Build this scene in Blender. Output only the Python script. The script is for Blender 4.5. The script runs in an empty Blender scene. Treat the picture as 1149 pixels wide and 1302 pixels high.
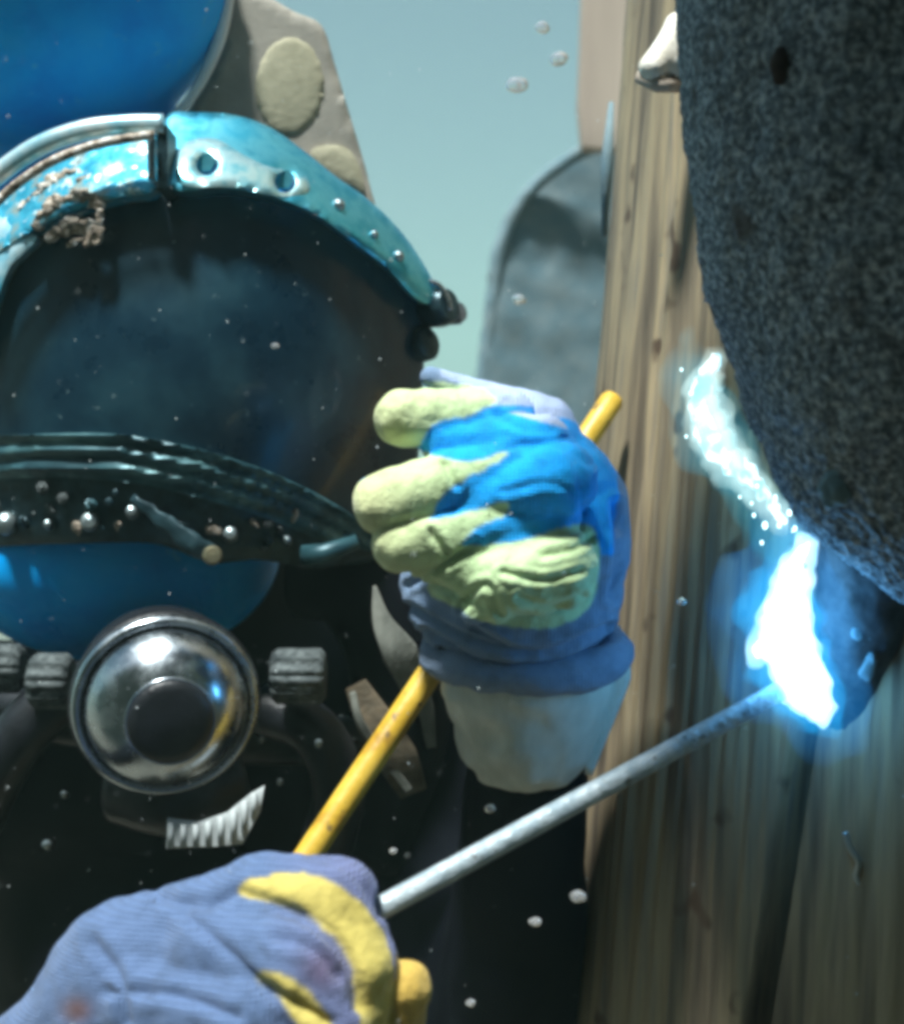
import bpy, math, random
import numpy as np
from mathutils import Vector, Matrix, noise as mnoise
from mathutils.geometry import delaunay_2d_cdt

random.seed(7)
S = bpy.context.scene
COL = S.collection

# ------------------------------------------------------------------ camera
F_PX = 1788.6            # focal length in pixels of the 1149 x 1302 photograph
PW, PH = 1149.0, 1302.0
cam = bpy.data.objects.new('camera', bpy.data.cameras.new('camera'))
COL.objects.link(cam)
cam.location = (0, 0, 0)
cam.rotation_euler = (math.radians(90), 0, 0)
cam.data.sensor_fit = 'VERTICAL'
cam.data.angle = 2 * math.atan(PH / 2 / F_PX)
cam.data.clip_start = 0.02
cam.data.clip_end = 200
cam.data.dof.use_dof = True
cam.data.dof.focus_distance = 0.74
cam.data.dof.aperture_fstop = 4.5
S.camera = cam

# ------------------------------------------------------------------ sky, sun, exposure
SUN_FROM = Vector((-0.19, -0.34, 0.92)).normalized()
elev = math.asin(SUN_FROM.z)
azim = math.atan2(SUN_FROM.x, SUN_FROM.y)
W = bpy.data.worlds.new('World')
S.world = W
W.use_nodes = True
wn = W.node_tree
bg = wn.nodes['Background']
sky = wn.nodes.new('ShaderNodeTexSky')
sky.sky_type = 'NISHITA'
sky.sun_disc = False
sky.sun_elevation = elev
sky.sun_rotation = azim
wn.links.new(sky.outputs[0], bg.inputs[0])
bg.inputs[1].default_value = 0.05
sun_data = bpy.data.lights.new('sun', 'SUN')
sun_data.energy = 5.0
sun_data.angle = math.radians(7)   # the rippled surface and murky water spread the sun
sun_data.color = (0.95, 1.0, 0.98)
sun = bpy.data.objects.new('sun', sun_data)
COL.objects.link(sun)
sun.rotation_euler = SUN_FROM.to_track_quat('Z', 'Y').to_euler()
sun.location = SUN_FROM * 6
S.view_settings.view_transform = 'Standard'
S.view_settings.look = 'None'
S.view_settings.gamma = 1
S.view_settings.use_curve_mapping = False
S.view_settings.exposure = 1.05
S.cycles.use_denoising = True
S.cycles.use_adaptive_sampling = False
S.cycles.filter_width = 4.5
S.cycles.volume_bounces = 0
S.cycles.max_bounces = 4
S.cycles.diffuse_bounces = 2
S.cycles.glossy_bounces = 3
S.cycles.transmission_bounces = 4
S.cycles.transparent_max_bounces = 6
S.cycles.sample_clamp_indirect = 4

# ------------------------------------------------------------------ helpers
def at(px, py, Y):
    """point of the place at distance Y in front of the camera"""
    return np.array([(px - PW / 2) / F_PX * Y, Y, (PH / 2 - py) / F_PX * Y])

def pxr(r, Y):
    return r * Y / F_PX

WL = {}                   # world location of every object's origin

def register(o, loc, parent=None):
    COL.objects.link(o)
    loc = Vector(loc)
    if parent is not None:
        o.parent = parent
        o.location = loc - WL[parent.name]
    else:
        o.location = loc
    WL[o.name] = loc
    return o

def tag(o, label=None, cat=None, group=None, kind=None):
    if label: o['label'] = label
    if cat: o['category'] = cat
    if group: o['group'] = group
    if kind: o['kind'] = kind
    return o

def thing(name, loc, label, cat, group=None):
    o = bpy.data.objects.new(name, None)
    o.empty_display_size = 0.02
    register(o, loc)
    return tag(o, label, cat, group)

def obj(name, verts, faces, mat, parent=None, smooth=True, origin=None, col=None, bevel=0, flat_angle=None):
    """verts in world metres -> one mesh object, origin at the middle of its base"""
    v = np.asarray(verts, dtype=float)
    if origin is None:
        lo, hi = v.min(0), v.max(0)
        origin = np.array([(lo[0] + hi[0]) / 2, (lo[1] + hi[1]) / 2, lo[2]])
    me = bpy.data.meshes.new(name)
    loc = v - origin
    me.from_pydata(loc.tolist(), [], [list(map(int, f)) for f in faces])
    me.update()
    if mat: me.materials.append(mat)
    if smooth:
        me.polygons.foreach_set('use_smooth', [True] * len(me.polygons))
    if col is not None:
        a = me.color_attributes.new('tint', 'FLOAT_COLOR', 'POINT')
        c = np.ones((len(v), 4), dtype=np.float32)
        c[:, :np.asarray(col).shape[1]] = col
        a.data.foreach_set('color', c.ravel())
    o = bpy.data.objects.new(name, me)
    register(o, origin, parent)
    if flat_angle:
        try:
            me.set_sharp_from_angle(angle=math.radians(flat_angle))
        except Exception:
            pass
    if bevel:
        m = o.modifiers.new('bevel', 'BEVEL')
        m.width = bevel
        m.segments = 2
        m.limit_method = 'ANGLE'
        m.angle_limit = math.radians(40)
    return o

def spline(pts, n=8):
    """Catmull-Rom through the points, open"""
    P = [np.array(p, float) for p in pts]
    P = [2 * P[0] - P[1]] + P + [2 * P[-1] - P[-2]]
    out = []
    for i in range(1, len(P) - 2):
        for k in range(n):
            t = k / n
            a, b, c, d = P[i - 1], P[i], P[i + 1], P[i + 2]
            out.append(0.5 * (2 * b + (c - a) * t + (2 * a - 5 * b + 4 * c - d) * t * t + (3 * b - a - 3 * c + d) * t ** 3))
    out.append(P[-2])
    return np.array(out)

def sweep(pts, radius, seg=16, flat=1.0, cap=True, up=(0, -1, 0)):
    """tube along points; radius number or list; flat scales the second axis of the section"""
    P = np.asarray(pts, float)
    n = len(P)
    R = np.full(n, radius, float) if np.isscalar(radius) else np.interp(np.linspace(0, 1, n), np.linspace(0, 1, len(radius)), radius)
    V, Fc = [], []
    up = np.array(up, float)
    for i in range(n):
        t = P[min(i + 1, n - 1)] - P[max(i - 1, 0)]
        t /= np.linalg.norm(t) + 1e-12
        a = np.cross(t, up); a /= np.linalg.norm(a) + 1e-12
        b = np.cross(a, t)
        for k in range(seg):
            th = 2 * math.pi * k / seg
            V.append(P[i] + R[i] * (a * math.cos(th) + b * math.sin(th) * flat))
    for i in range(n - 1):
        for k in range(seg):
            k2 = (k + 1) % seg
            Fc.append((i * seg + k, i * seg + k2, (i + 1) * seg + k2, (i + 1) * seg + k))
    if cap:
        Fc.append(tuple(range(seg - 1, -1, -1)))
        Fc.append(tuple(range((n - 1) * seg, n * seg)))
    return V, Fc

def lathe(profile, centre, axis, seg=48, squash=1.0, disp=None):
    """profile: list of (distance along axis, radius)"""
    ax = Vector(axis).normalized()
    a = ax.cross(Vector((0, 0, 1)))
    if a.length < 1e-4: a = Vector((1, 0, 0))
    a.normalize(); b = ax.cross(a)
    c = Vector(centre)
    V, Fc = [], []
    for h, r in profile:
        for k in range(seg):
            th = 2 * math.pi * k / seg
            rr = r * (1 + (disp(th, h) if disp else 0))
            V.append(c + ax * h + a * (rr * math.cos(th)) + b * (rr * math.sin(th) * squash))
    n = len(profile)
    for i in range(n - 1):
        for k in range(seg):
            k2 = (k + 1) % seg
            Fc.append((i * seg + k, (i + 1) * seg + k, (i + 1) * seg + k2, i * seg + k2))
    if profile[0][1] > 1e-6: Fc.append(tuple(range(seg)))
    if profile[-1][1] > 1e-6: Fc.append(tuple(range(n * seg - 1, (n - 1) * seg - 1, -1)))
    return np.array([tuple(v) for v in V]), Fc

def inside(poly, x, y):
    x = np.asarray(x, float); y = np.asarray(y, float)
    r = np.zeros(x.shape, bool)
    n = len(poly)
    for i in range(n):
        x1, y1 = poly[i]; x2, y2 = poly[(i + 1) % n]
        if y1 == y2: continue
        c = ((y1 > y) != (y2 > y)) & (x < (x2 - x1) * (y - y1) / (y2 - y1) + x1)
        r ^= c
    return r

def closed(pts, n=5):
    """closed Catmull-Rom outline"""
    P = [np.array(p, float) for p in pts]
    m = len(P); out = []
    for i in range(m):
        a, b, c, d = P[i - 1], P[i], P[(i + 1) % m], P[(i + 2) % m]
        for k in range(n):
            t = k / n
            out.append(0.5 * (2 * b + (c - a) * t + (2 * a - 5 * b + 4 * c - d) * t * t + (3 * b - a - 3 * c + d) * t ** 3))
    return [tuple(p) for p in out]

def plate(outline, depth, thick, step=9, holes=(), smooth_outline=True, edge=1.5, rise=None, back=True):
    """a plate of real thickness following the surface Y = depth(px,py); holes: (px,py,r)"""
    if smooth_outline: outline = closed(outline, 5)
    pts = [Vector(p) for p in outline]
    n0 = len(pts)
    edges = [(i, (i + 1) % n0) for i in range(n0)]
    loops = [list(range(n0))]
    for hx, hy, hr in holes:
        s = len(pts); k = 18
        for i in range(k):
            pts.append(Vector((hx + hr * math.cos(2 * math.pi * i / k), hy + hr * math.sin(2 * math.pi * i / k))))
        edges += [(s + i, s + (i + 1) % k) for i in range(k)]
        loops.append(list(range(s, s + k)))
    xs = [p[0] for p in outline]; ys = [p[1] for p in outline]
    gx, gy = np.meshgrid(np.arange(min(xs) + step / 2, max(xs), step), np.arange(min(ys) + step / 2, max(ys), step))
    m = inside(outline, gx, gy)
    O = np.array(outline)
    for x, y in zip(gx[m], gy[m]):
        if np.min(np.hypot(O[:, 0] - x, O[:, 1] - y)) < step * 0.45: continue
        if any(math.hypot(hx - x, hy - y) < hr + step * 0.4 for hx, hy, hr in holes): continue
        pts.append(Vector((x, y)))
    res = delaunay_2d_cdt(pts, edges, [], 0, 1e-4)
    V2 = [tuple(v) for v in res[0]]; T = res[2]
    T2 = []
    CX = np.array([sum(V2[i][0] for i in t) / len(t) for t in T]); CY = np.array([sum(V2[i][1] for i in t) / len(t) for t in T])
    for t, cx, cy, ok in zip(T, CX, CY, inside(outline, CX, CY)):
        if not ok: continue
        if any(math.hypot(hx - cx, hy - cy) < hr * 0.97 for hx, hy, hr in holes): continue
        T2.append(t)
    cnt = {}
    for t in T2:
        for i in range(len(t)):
            a, b = t[i], t[(i + 1) % len(t)]
            cnt[(a, b)] = cnt.get((a, b), 0) + 1
    border = [(a, b) for (a, b) in cnt if (b, a) not in cnt]
    bset = set(i for e in border for i in e)
    VF, VB = [], []
    for i, (x, y) in enumerate(V2):
        Y = depth(x, y) - (rise(x, y) if rise else 0)
        VF.append(at(x, y, Y)); VB.append(at(x, y, Y) + np.array([0, thick, 0]))
    # slightly rounded edge: pull the front border in depth
    V = [v + (np.array([0, min(edge / 1000, thick * .4), 0]) if i in bset else 0) for i, v in enumerate(VF)] + VB
    n = len(V2)
    Fc = [tuple(t) for t in T2] + [tuple(i + n for i in reversed(t)) for t in T2]
    Fc += [(b, a, a + n, b + n) for a, b in border]
    # the pixel plane has y down: flip so that normals face out
    Fc = [tuple(reversed(f)) for f in Fc]
    return V, Fc

# ---- implicit solids, meshed with surface nets
def smin(a, b, k):
    h = np.clip(0.5 + 0.5 * (b - a) / k, 0, 1)
    return b * (1 - h) + a * h - k * h * (1 - h)

def cone_sdf(p, a, ra, b, rb, sy=1.0):
    """rounded cone between a and b; sy < 1 flattens it in depth"""
    q = p.copy(); q[..., 1] = q[..., 1] / sy
    a = np.array(a, float).copy(); b = np.array(b, float).copy(); a[1] /= sy; b[1] /= sy
    ba = b - a
    l2 = float(ba @ ba) + 1e-12
    t = np.clip(((q - a) @ ba) / l2, 0, 1)
    d = np.linalg.norm(q - a - t[..., None] * ba, axis=-1)
    return (d - (ra + (rb - ra) * t)) * (sy if sy < 1 else 1)

def nets(sdf, lo, hi, h):
    lo = np.array(lo, float); hi = np.array(hi, float)
    n = np.ceil((hi - lo) / h).astype(int) + 1
    g = [lo[i] + h * np.arange(n[i]) for i in range(3)]
    if n.prod() > 60000:
        # coarse pass first; only the blocks near the surface are sampled finely
        B = 5
        nb = (n + B - 1) // B
        cg = [lo[i] + h * (np.arange(nb[i]) * B + (B - 1) / 2) for i in range(3)]
        Cv = sdf(np.stack(np.meshgrid(*cg, indexing='ij'), -1).reshape(-1, 3)).reshape(tuple(nb))
        Fv = np.repeat(np.repeat(np.repeat(Cv, B, 0), B, 1), B, 2)[:n[0], :n[1], :n[2]].copy()
        near = np.abs(Cv) < h * B * 1.35
        nf = np.repeat(np.repeat(np.repeat(near, B, 0), B, 1), B, 2)[:n[0], :n[1], :n[2]]
        ids = np.argwhere(nf)
        Fv[nf] = sdf(lo + h * ids)
    else:
        P = np.stack(np.meshgrid(*g, indexing='ij'), -1)
        Fv = sdf(P.reshape(-1, 3)).reshape(tuple(n))
    neg = Fv < 0
    c = np.zeros(tuple(n - 1), int)
    for dx in (0, 1):
        for dy in (0, 1):
            for dz in (0, 1):
                c += neg[dx:n[0] - 1 + dx, dy:n[1] - 1 + dy, dz:n[2] - 1 + dz]
    act = (c > 0) & (c < 8)
    idx = -np.ones(act.shape, int)
    ii = np.argwhere(act)
    idx[act] = np.arange(len(ii))
    acc = np.zeros((len(ii), 3)); w = np.zeros(len(ii))
    cor = [(x, y, z) for x in (0, 1) for y in (0, 1) for z in (0, 1)]
    for i in range(8):
        for j in range(i + 1, 8):
            A, B = np.array(cor[i]), np.array(cor[j])
            if np.abs(A - B).sum() != 1: continue
            ia = ii + A; ib = ii + B
            fa = Fv[ia[:, 0], ia[:, 1], ia[:, 2]]; fb = Fv[ib[:, 0], ib[:, 1], ib[:, 2]]
            m = (fa < 0) != (fb < 0)
            t = np.where(m, fa / np.where(m, fa - fb, 1), 0)
            acc[m] += (ia[m] + t[m][:, None] * (B - A)); w[m] += 1
    V = lo + h * acc / w[:, None]
    Fc = []
    for ax in range(3):
        u, v = (ax + 1) % 3, (ax + 2) % 3
        sl0 = [slice(None)] * 3; sl1 = [slice(None)] * 3
        sl0[ax] = slice(0, n[ax] - 1); sl1[ax] = slice(1, n[ax])
        ch = neg[tuple(sl0)] != neg[tuple(sl1)]
        e = np.argwhere(ch)
        e = e[(e[:, u] > 0) & (e[:, v] > 0) & (e[:, u] < n[u] - 1) & (e[:, v] < n[v] - 1)]
        if not len(e): continue
        flip = neg[e[:, 0], e[:, 1], e[:, 2]]
        def cell(du, dv):
            q = e.copy(); q[:, u] += du; q[:, v] += dv
            return idx[q[:, 0], q[:, 1], q[:, 2]]
        q = np.stack([cell(-1, -1), cell(0, -1), cell(0, 0), cell(-1, 0)], 1)
        q[~flip] = q[~flip][:, ::-1]
        Fc.append(q)
    return V, np.concatenate(Fc)

def nz(p, s, seed=0.0):
    return mnoise.noise(Vector((p[0] * s + seed, p[1] * s, p[2] * s)))

def relax(V, Fq, n=2):
    V = V.copy()
    for _ in range(n):
        A = np.zeros_like(V); c = np.zeros(len(V))
        for a, b in ((0, 1), (1, 2), (2, 3), (3, 0)):
            np.add.at(A, Fq[:, a], V[Fq[:, b]]); np.add.at(c, Fq[:, a], 1)
            np.add.at(A, Fq[:, b], V[Fq[:, a]]); np.add.at(c, Fq[:, b], 1)
        V = 0.5 * V + 0.5 * A / np.maximum(c, 1)[:, None]
    return V

def vnormals(V, Fq):
    N = np.zeros_like(V)
    fn = np.cross(V[Fq[:, 2]] - V[Fq[:, 0]], V[Fq[:, 3]] - V[Fq[:, 1]])
    for k in range(4): np.add.at(N, Fq[:, k], fn)
    return N / (np.linalg.norm(N, axis=1)[:, None] + 1e-12)

def project(V):
    return V[:, 0] / V[:, 1] * F_PX + PW / 2, PH / 2 - V[:, 2] / V[:, 1] * F_PX

# ------------------------------------------------------------------ materials
def srgb(r, g, b):
    f = lambda c: ((c / 255 + 0.055) / 1.055) ** 2.4 if c > 10 else c / 255 / 12.92
    return (f(r), f(g), f(b))

def material(name, cols, rough=0.5, metal=0.0, scale=60, detail=4, contrast=(0.35, 0.65), bump=0.0, bscale=400,
             stretch=(1, 1, 1), coat=0, trans=0, ior=1.45, spec=0.5, rough2=None, tint=False, fleck=None, sheen=0, rot=(0, 0, 0)):
    m = bpy.data.materials.new(name); m.use_nodes = True
    t = m.node_tree; N = t.nodes; L = t.links
    b = N['Principled BSDF']
    b.inputs['Roughness'].default_value = rough
    b.inputs['Metallic'].default_value = metal
    b.inputs['IOR'].default_value = ior
    b.inputs['Coat Weight'].default_value = coat
    b.inputs['Transmission Weight'].default_value = trans
    b.inputs['Specular IOR Level'].default_value = spec
    b.inputs['Sheen Weight'].default_value = sheen
    tc = N.new('ShaderNodeTexCoord'); mp = N.new('ShaderNodeMapping')
    mp.inputs['Scale'].default_value = stretch
    mp.inputs['Rotation'].default_value = rot
    L.new(tc.outputs['Object'], mp.inputs[0])
    nt = N.new('ShaderNodeTexNoise'); nt.inputs['Scale'].default_value = scale; nt.inputs['Detail'].default_value = detail
    nt.inputs['Roughness'].default_value = 0.6
    L.new(mp.outputs[0], nt.inputs[0])
    cr = N.new('ShaderNodeValToRGB')
    e = cr.color_ramp.elements
    for i, c in enumerate(cols):
        pos = contrast[0] + (contrast[1] - contrast[0]) * (i / max(1, len(cols) - 1))
        if i < 2: el = e[i]; el.position = pos
        else: el = e.new(pos)
        el.color = (*c, 1)
    if len(cols) == 1: e[1].color = (*cols[0], 1)
    L.new(nt.outputs['Fac'], cr.inputs[0])
    out = cr.outputs[0]
    if tint:
        ca = N.new('ShaderNodeVertexColor'); ca.layer_name = 'tint'
        mx = N.new('ShaderNodeMix'); mx.data_type = 'RGBA'; mx.blend_type = 'MULTIPLY'; mx.inputs[0].default_value = 1
        L.new(ca.outputs[0], mx.inputs[6]); L.new(out, mx.inputs[7]); out = mx.outputs[2]
    if fleck:
        fc, fs, ft = fleck
        vt = N.new('ShaderNodeTexNoise'); vt.inputs['Scale'].default_value = fs; vt.inputs['Detail'].default_value = 2
        L.new(tc.outputs['Object'], vt.inputs[0])
        r2 = N.new('ShaderNodeValToRGB'); r2.color_ramp.elements[0].position = ft; r2.color_ramp.elements[1].position = ft + 0.07
        L.new(vt.outputs['Fac'], r2.inputs[0])
        mx = N.new('ShaderNodeMix'); mx.data_type = 'RGBA'
        L.new(r2.outputs[0], mx.inputs[0]); L.new(out, mx.inputs[6]); mx.inputs[7].default_value = (*fc, 1); out = mx.outputs[2]
    L.new(out, b.inputs['Base Color'])
    if rough2 is not None:
        mr = N.new('ShaderNodeMapRange'); mr.inputs[3].default_value = rough; mr.inputs[4].default_value = rough2
        mr.inputs[1].default_value = 0.35; mr.inputs[2].default_value = 0.65
        L.new(nt.outputs['Fac'], mr.inputs[0]); L.new(mr.outputs[0], b.inputs['Roughness'])
    if bump:
        n2 = N.new('ShaderNodeTexNoise'); n2.inputs['Scale'].default_value = bscale; n2.inputs['Detail'].default_value = 3
        L.new(mp.outputs[0], n2.inputs[0])
        bp = N.new('ShaderNodeBump'); bp.inputs['Strength'].default_value = bump; bp.inputs['Distance'].default_value = 0.002
        L.new(n2.outputs['Fac'], bp.inputs['Height']); L.new(bp.outputs[0], b.inputs['Normal'])
    return m

def knit(name):
    """glove knit: the tint attribute carries yarn or latex colour, a fine weave gives relief"""
    m = material(name, [(0.78, 0.78, 0.77), (0.95, 0.95, 0.95), (1, 1, 1)], rough=0.75, scale=75, tint=True, spec=0.25, sheen=0.15)
    t = m.node_tree; N = t.nodes; L = t.links
    tc = N['Texture Coordinate']
    w1 = N.new('ShaderNodeTexWave'); w1.bands_direction = 'X'; w1.inputs['Scale'].default_value = 165; w1.inputs['Distortion'].default_value = 1.5
    w2 = N.new('ShaderNodeTexWave'); w2.bands_direction = 'Z'; w2.inputs['Scale'].default_value = 190; w2.inputs['Distortion'].default_value = 1.5
    n3 = N.new('ShaderNodeTexNoise'); n3.inputs['Scale'].default_value = 130; n3.inputs['Detail'].default_value = 4
    for w in (w1, w2, n3): L.new(tc.outputs['Object'], w.inputs[0])
    a = N.new('ShaderNodeMath'); a.operation = 'MULTIPLY'
    L.new(w1.outputs['Fac'], a.inputs[0]); L.new(w2.outputs['Fac'], a.inputs[1])
    a2 = N.new('ShaderNodeMath'); a2.operation = 'MULTIPLY_ADD'; a2.inputs[1].default_value = 2.2
    L.new(n3.outputs['Fac'], a2.inputs[0]); L.new(a.outputs[0], a2.inputs[2])
    bp = N.new('ShaderNodeBump'); bp.inputs['Strength'].default_value = 0.75; bp.inputs['Distance'].default_value = 0.0013
    ca = N['Color Attribute']; fm = N.new('ShaderNodeMath'); fm.operation = 'MULTIPLY'     # latex is smooth, yarn is ribbed
    L.new(a.outputs[0], fm.inputs[0]); L.new(ca.outputs['Alpha'], fm.inputs[1]); L.new(fm.outputs[0], a2.inputs[2])
    L.new(a2.outputs[0], bp.inputs['Height']); L.new(bp.outputs[0], N['Principled BSDF'].inputs['Normal'])
    return m

def emission(name, col, strength, col2=None, scale=80, lamp=False):
    m = bpy.data.materials.new(name); m.use_nodes = True
    m.cycles.emission_sampling = 'FRONT' if lamp else 'NONE'
    t = m.node_tree; t.nodes.remove(t.nodes['Principled BSDF'])
    e = t.nodes.new('ShaderNodeEmission'); e.inputs[1].default_value = strength
    if col2:
        tc = t.nodes.new('ShaderNodeTexCoord'); nt = t.nodes.new('ShaderNodeTexNoise'); nt.inputs['Scale'].default_value = scale
        cr = t.nodes.new('ShaderNodeValToRGB'); cr.color_ramp.elements[0].position = 0.4; cr.color_ramp.elements[1].position = 0.62
        cr.color_ramp.elements[0].color = (*col, 1); cr.color_ramp.elements[1].color = (*col2, 1)
        t.links.new(tc.outputs['Object'], nt.inputs[0]); t.links.new(nt.outputs['Fac'], cr.inputs[0]); t.links.new(cr.outputs[0], e.inputs[0])
    else:
        e.inputs[0].default_value = (*col, 1)
    t.links.new(e.outputs[0], t.nodes['Material Output'].inputs[0])
    return m

M = {}
M['sand'] = material('seabed silt', [(0.10, 0.09, 0.07), (0.20, 0.18, 0.14)], 0.95, scale=3, bump=0.6, bscale=20)
M['pile'] = material('rusty pile steel', [(0.080, 0.062, 0.044), (0.21, 0.165, 0.108), (0.38, 0.295, 0.175), (0.20, 0.175, 0.14)], 0.75, scale=55, detail=5,
                     contrast=(0.30, 0.72), stretch=(1, 1, 0.03), bump=0.7, bscale=110, rot=(0, math.radians(5), 0), fleck=((0.10, 0.065, 0.04), 30, 0.66))
M['coat'] = material('rough dark pipe coating', [(0.060, 0.076, 0.090), (0.165, 0.200, 0.225), (0.38, 0.42, 0.44)], 0.8, scale=300, detail=3,
                     contrast=(0.38, 0.66), bump=1.0, bscale=240, spec=0.35, fleck=((0.085, 0.085, 0.085), 26, 0.62))
M['steel_dark'] = material('dark scaled steel', [(0.05, 0.06, 0.07), (0.16, 0.18, 0.19)], 0.6, metal=0.1, scale=90, bump=0.6, bscale=150)
M['stub'] = material('blackened steel', [(0.02, 0.025, 0.03), (0.07, 0.08, 0.09)], 0.7, scale=90, bump=0.2, bscale=150)
M['flange'] = material('grey silted steel', [(0.13, 0.22, 0.26), (0.20, 0.27, 0.29)], 0.9, scale=30, bump=0.3, bscale=80)
M['silt_edge'] = material('silted edge', [(0.24, 0.29, 0.29), (0.34, 0.36, 0.33)], 0.9, scale=30)
M['strip'] = material('tan rusted strip', [(0.40, 0.33, 0.27), (0.50, 0.42, 0.34)], 0.9, scale=20, stretch=(1, 1, 0.1))
M['anode'] = material('pale zinc', [(0.72, 0.66, 0.54), (0.85, 0.82, 0.74)], 0.5, scale=90, bump=0.3)
M['shell'] = material('blue gelcoat', [(0.0, 0.33, 0.92), (0.0, 0.42, 1.0), (0.01, 0.46, 1.0)], 0.5, scale=20, detail=7, spec=0.12, bump=0.05, bscale=60, fleck=((0.06, 0.50, 0.95), 75, 0.68))
M['chrome'] = material('polished steel', [(0.34, 0.38, 0.42), (0.52, 0.57, 0.60)], 0.16, metal=1, scale=60, rough2=0.34)
M['bezel'] = material('blue tinted plated bezel', [(0.06, 0.48, 0.66), (0.16, 0.62, 0.76), (0.05, 0.40, 0.56)], 0.30, metal=0.9, scale=40, bump=0.05, bscale=60, rough2=0.42)
M['bezel_worn_glint'] = material('mottled plated bezel', [(0.02, 0.26, 0.40), (0.05, 0.42, 0.58), (0.30, 0.36, 0.32)], 0.4, metal=0.45, scale=90, bump=0.3, bscale=160, fleck=((0.75, 0.90, 0.90), 120, 0.60))  # white flecks are glints painted over the mottled plating
M['insert'] = material('bezel highlight plate', [(0.14, 0.55, 0.66), (0.55, 0.78, 0.78), (0.24, 0.62, 0.70)], 0.34, metal=0.8, scale=45, bump=0.08, bscale=120)
M['rim'] = material('bright rim band', [(0.10, 0.52, 0.70), (0.70, 0.86, 0.88)], 0.3, metal=0.4, scale=30, contrast=(0.4, 0.6))
M['crust'] = material('worn lime crust', [(0.10, 0.08, 0.06), (0.42, 0.34, 0.26), (0.80, 0.76, 0.70)], 0.7, scale=150, contrast=(0.36, 0.64), bump=0.8, bscale=260)
M['lens'] = material('dark tinted faceplate', [(0.002, 0.018, 0.036), (0.004, 0.028, 0.050), (0.010, 0.050, 0.074), (0.004, 0.034, 0.058)], 0.24, scale=22, detail=8, contrast=(0.3, 0.8), coat=0.2, rough2=0.42, spec=0.6,  # teal mottle in the ramp stands in for cyan reflections
                     fleck=((0.10, 0.16, 0.18), 160, 0.70))
M['frame'] = material('teal black frame', [(0.008, 0.024, 0.032), (0.03, 0.07, 0.085)], 0.36, metal=0.35, scale=80, bump=0.3, bscale=160)
M['band'] = material('teal worn band', [(0.010, 0.040, 0.052), (0.035, 0.105, 0.125), (0.12, 0.25, 0.26)], 0.42, metal=0.3, scale=60, stretch=(0.25, 1, 1), bump=0.2, bscale=120, contrast=(0.34, 0.72))
M['bolt'] = material('bright bolt steel', [(0.20, 0.26, 0.28), (0.42, 0.48, 0.47)], 0.38, metal=0.8, scale=200)
M['brass'] = material('dull brass', [(0.26, 0.23, 0.14), (0.46, 0.42, 0.28)], 0.4, metal=0.8, scale=150)
M['wing'] = material('tan grey moulded wing', [(0.27, 0.255, 0.215), (0.37, 0.34, 0.285)], 0.7, scale=30, bump=0.15)
M['wing_rim'] = material('pale edge trim', [(0.80, 0.76, 0.70), (0.88, 0.87, 0.84)], 0.5, scale=40)
M['pad'] = material('yellowed pad', [(0.33, 0.31, 0.21), (0.40, 0.375, 0.26)], 0.85, scale=120, bump=0.2, bscale=260)
M['rubber'] = material('black rubber', [(0.006, 0.007, 0.009), (0.014, 0.016, 0.02)], 0.4, scale=80, bump=0.2)
M['suit'] = material('black neoprene', [(0.002, 0.003, 0.006), (0.007, 0.009, 0.015)], 0.7, scale=10, detail=3, spec=0.14, bump=1.0, bscale=14)
M['whisker'] = material('pale ribbed plastic', [(0.34, 0.37, 0.37), (0.48, 0.52, 0.52)], 0.5, scale=60)
M['knurl'] = material('grey worn knob', [(0.03, 0.04, 0.042), (0.12, 0.14, 0.14)], 0.7, metal=0.3, scale=160, bump=0.8, bscale=240)
M['scar'] = material('brown pit', [(0.03, 0.022, 0.022), (0.06, 0.045, 0.04)], 0.9, scale=200)
M['strap'] = material('grey tan webbing', [(0.14, 0.15, 0.13), (0.30, 0.31, 0.27)], 0.85, scale=60, bump=0.4, bscale=300, stretch=(1, 1, 0.4))
M['strap_rust'] = material('brown stained webbing', [(0.08, 0.07, 0.05), (0.22, 0.17, 0.11)], 0.85, scale=60, bump=0.4, bscale=300)
M['sleeve'] = material('off white wrist cuff', [(0.52, 0.55, 0.48), (0.76, 0.78, 0.70)], 0.6, scale=40, stretch=(1, 1, 0.4), bump=0.25, bscale=70)
M['yellow'] = material('yellow rod sheath', [(0.34, 0.18, 0.02), (0.56, 0.34, 0.03), (0.66, 0.43, 0.06)], 0.42, scale=45, detail=6, contrast=(0.3, 0.6), bump=0.15, bscale=200, fleck=((0.22, 0.14, 0.05), 130, 0.66))
M['electrode'] = material('grey electrode coating', [(0.26, 0.33, 0.37), (0.46, 0.53, 0.56)], 0.5, metal=0.2, scale=110, detail=6, bump=0.5, bscale=240, fleck=((0.16, 0.17, 0.17), 170, 0.66))
M['knit'] = knit('glove knit')
M['speck'] = material('pale silt', [(0.6, 0.66, 0.66)], 0.6)
M['bubble'] = material('air bubble', [(1, 1, 1)], 0.02, trans=0.85, ior=1.33)
M['wire'] = material('bright wire', [(0.4, 0.46, 0.48)], 0.3, metal=0.8)

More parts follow.
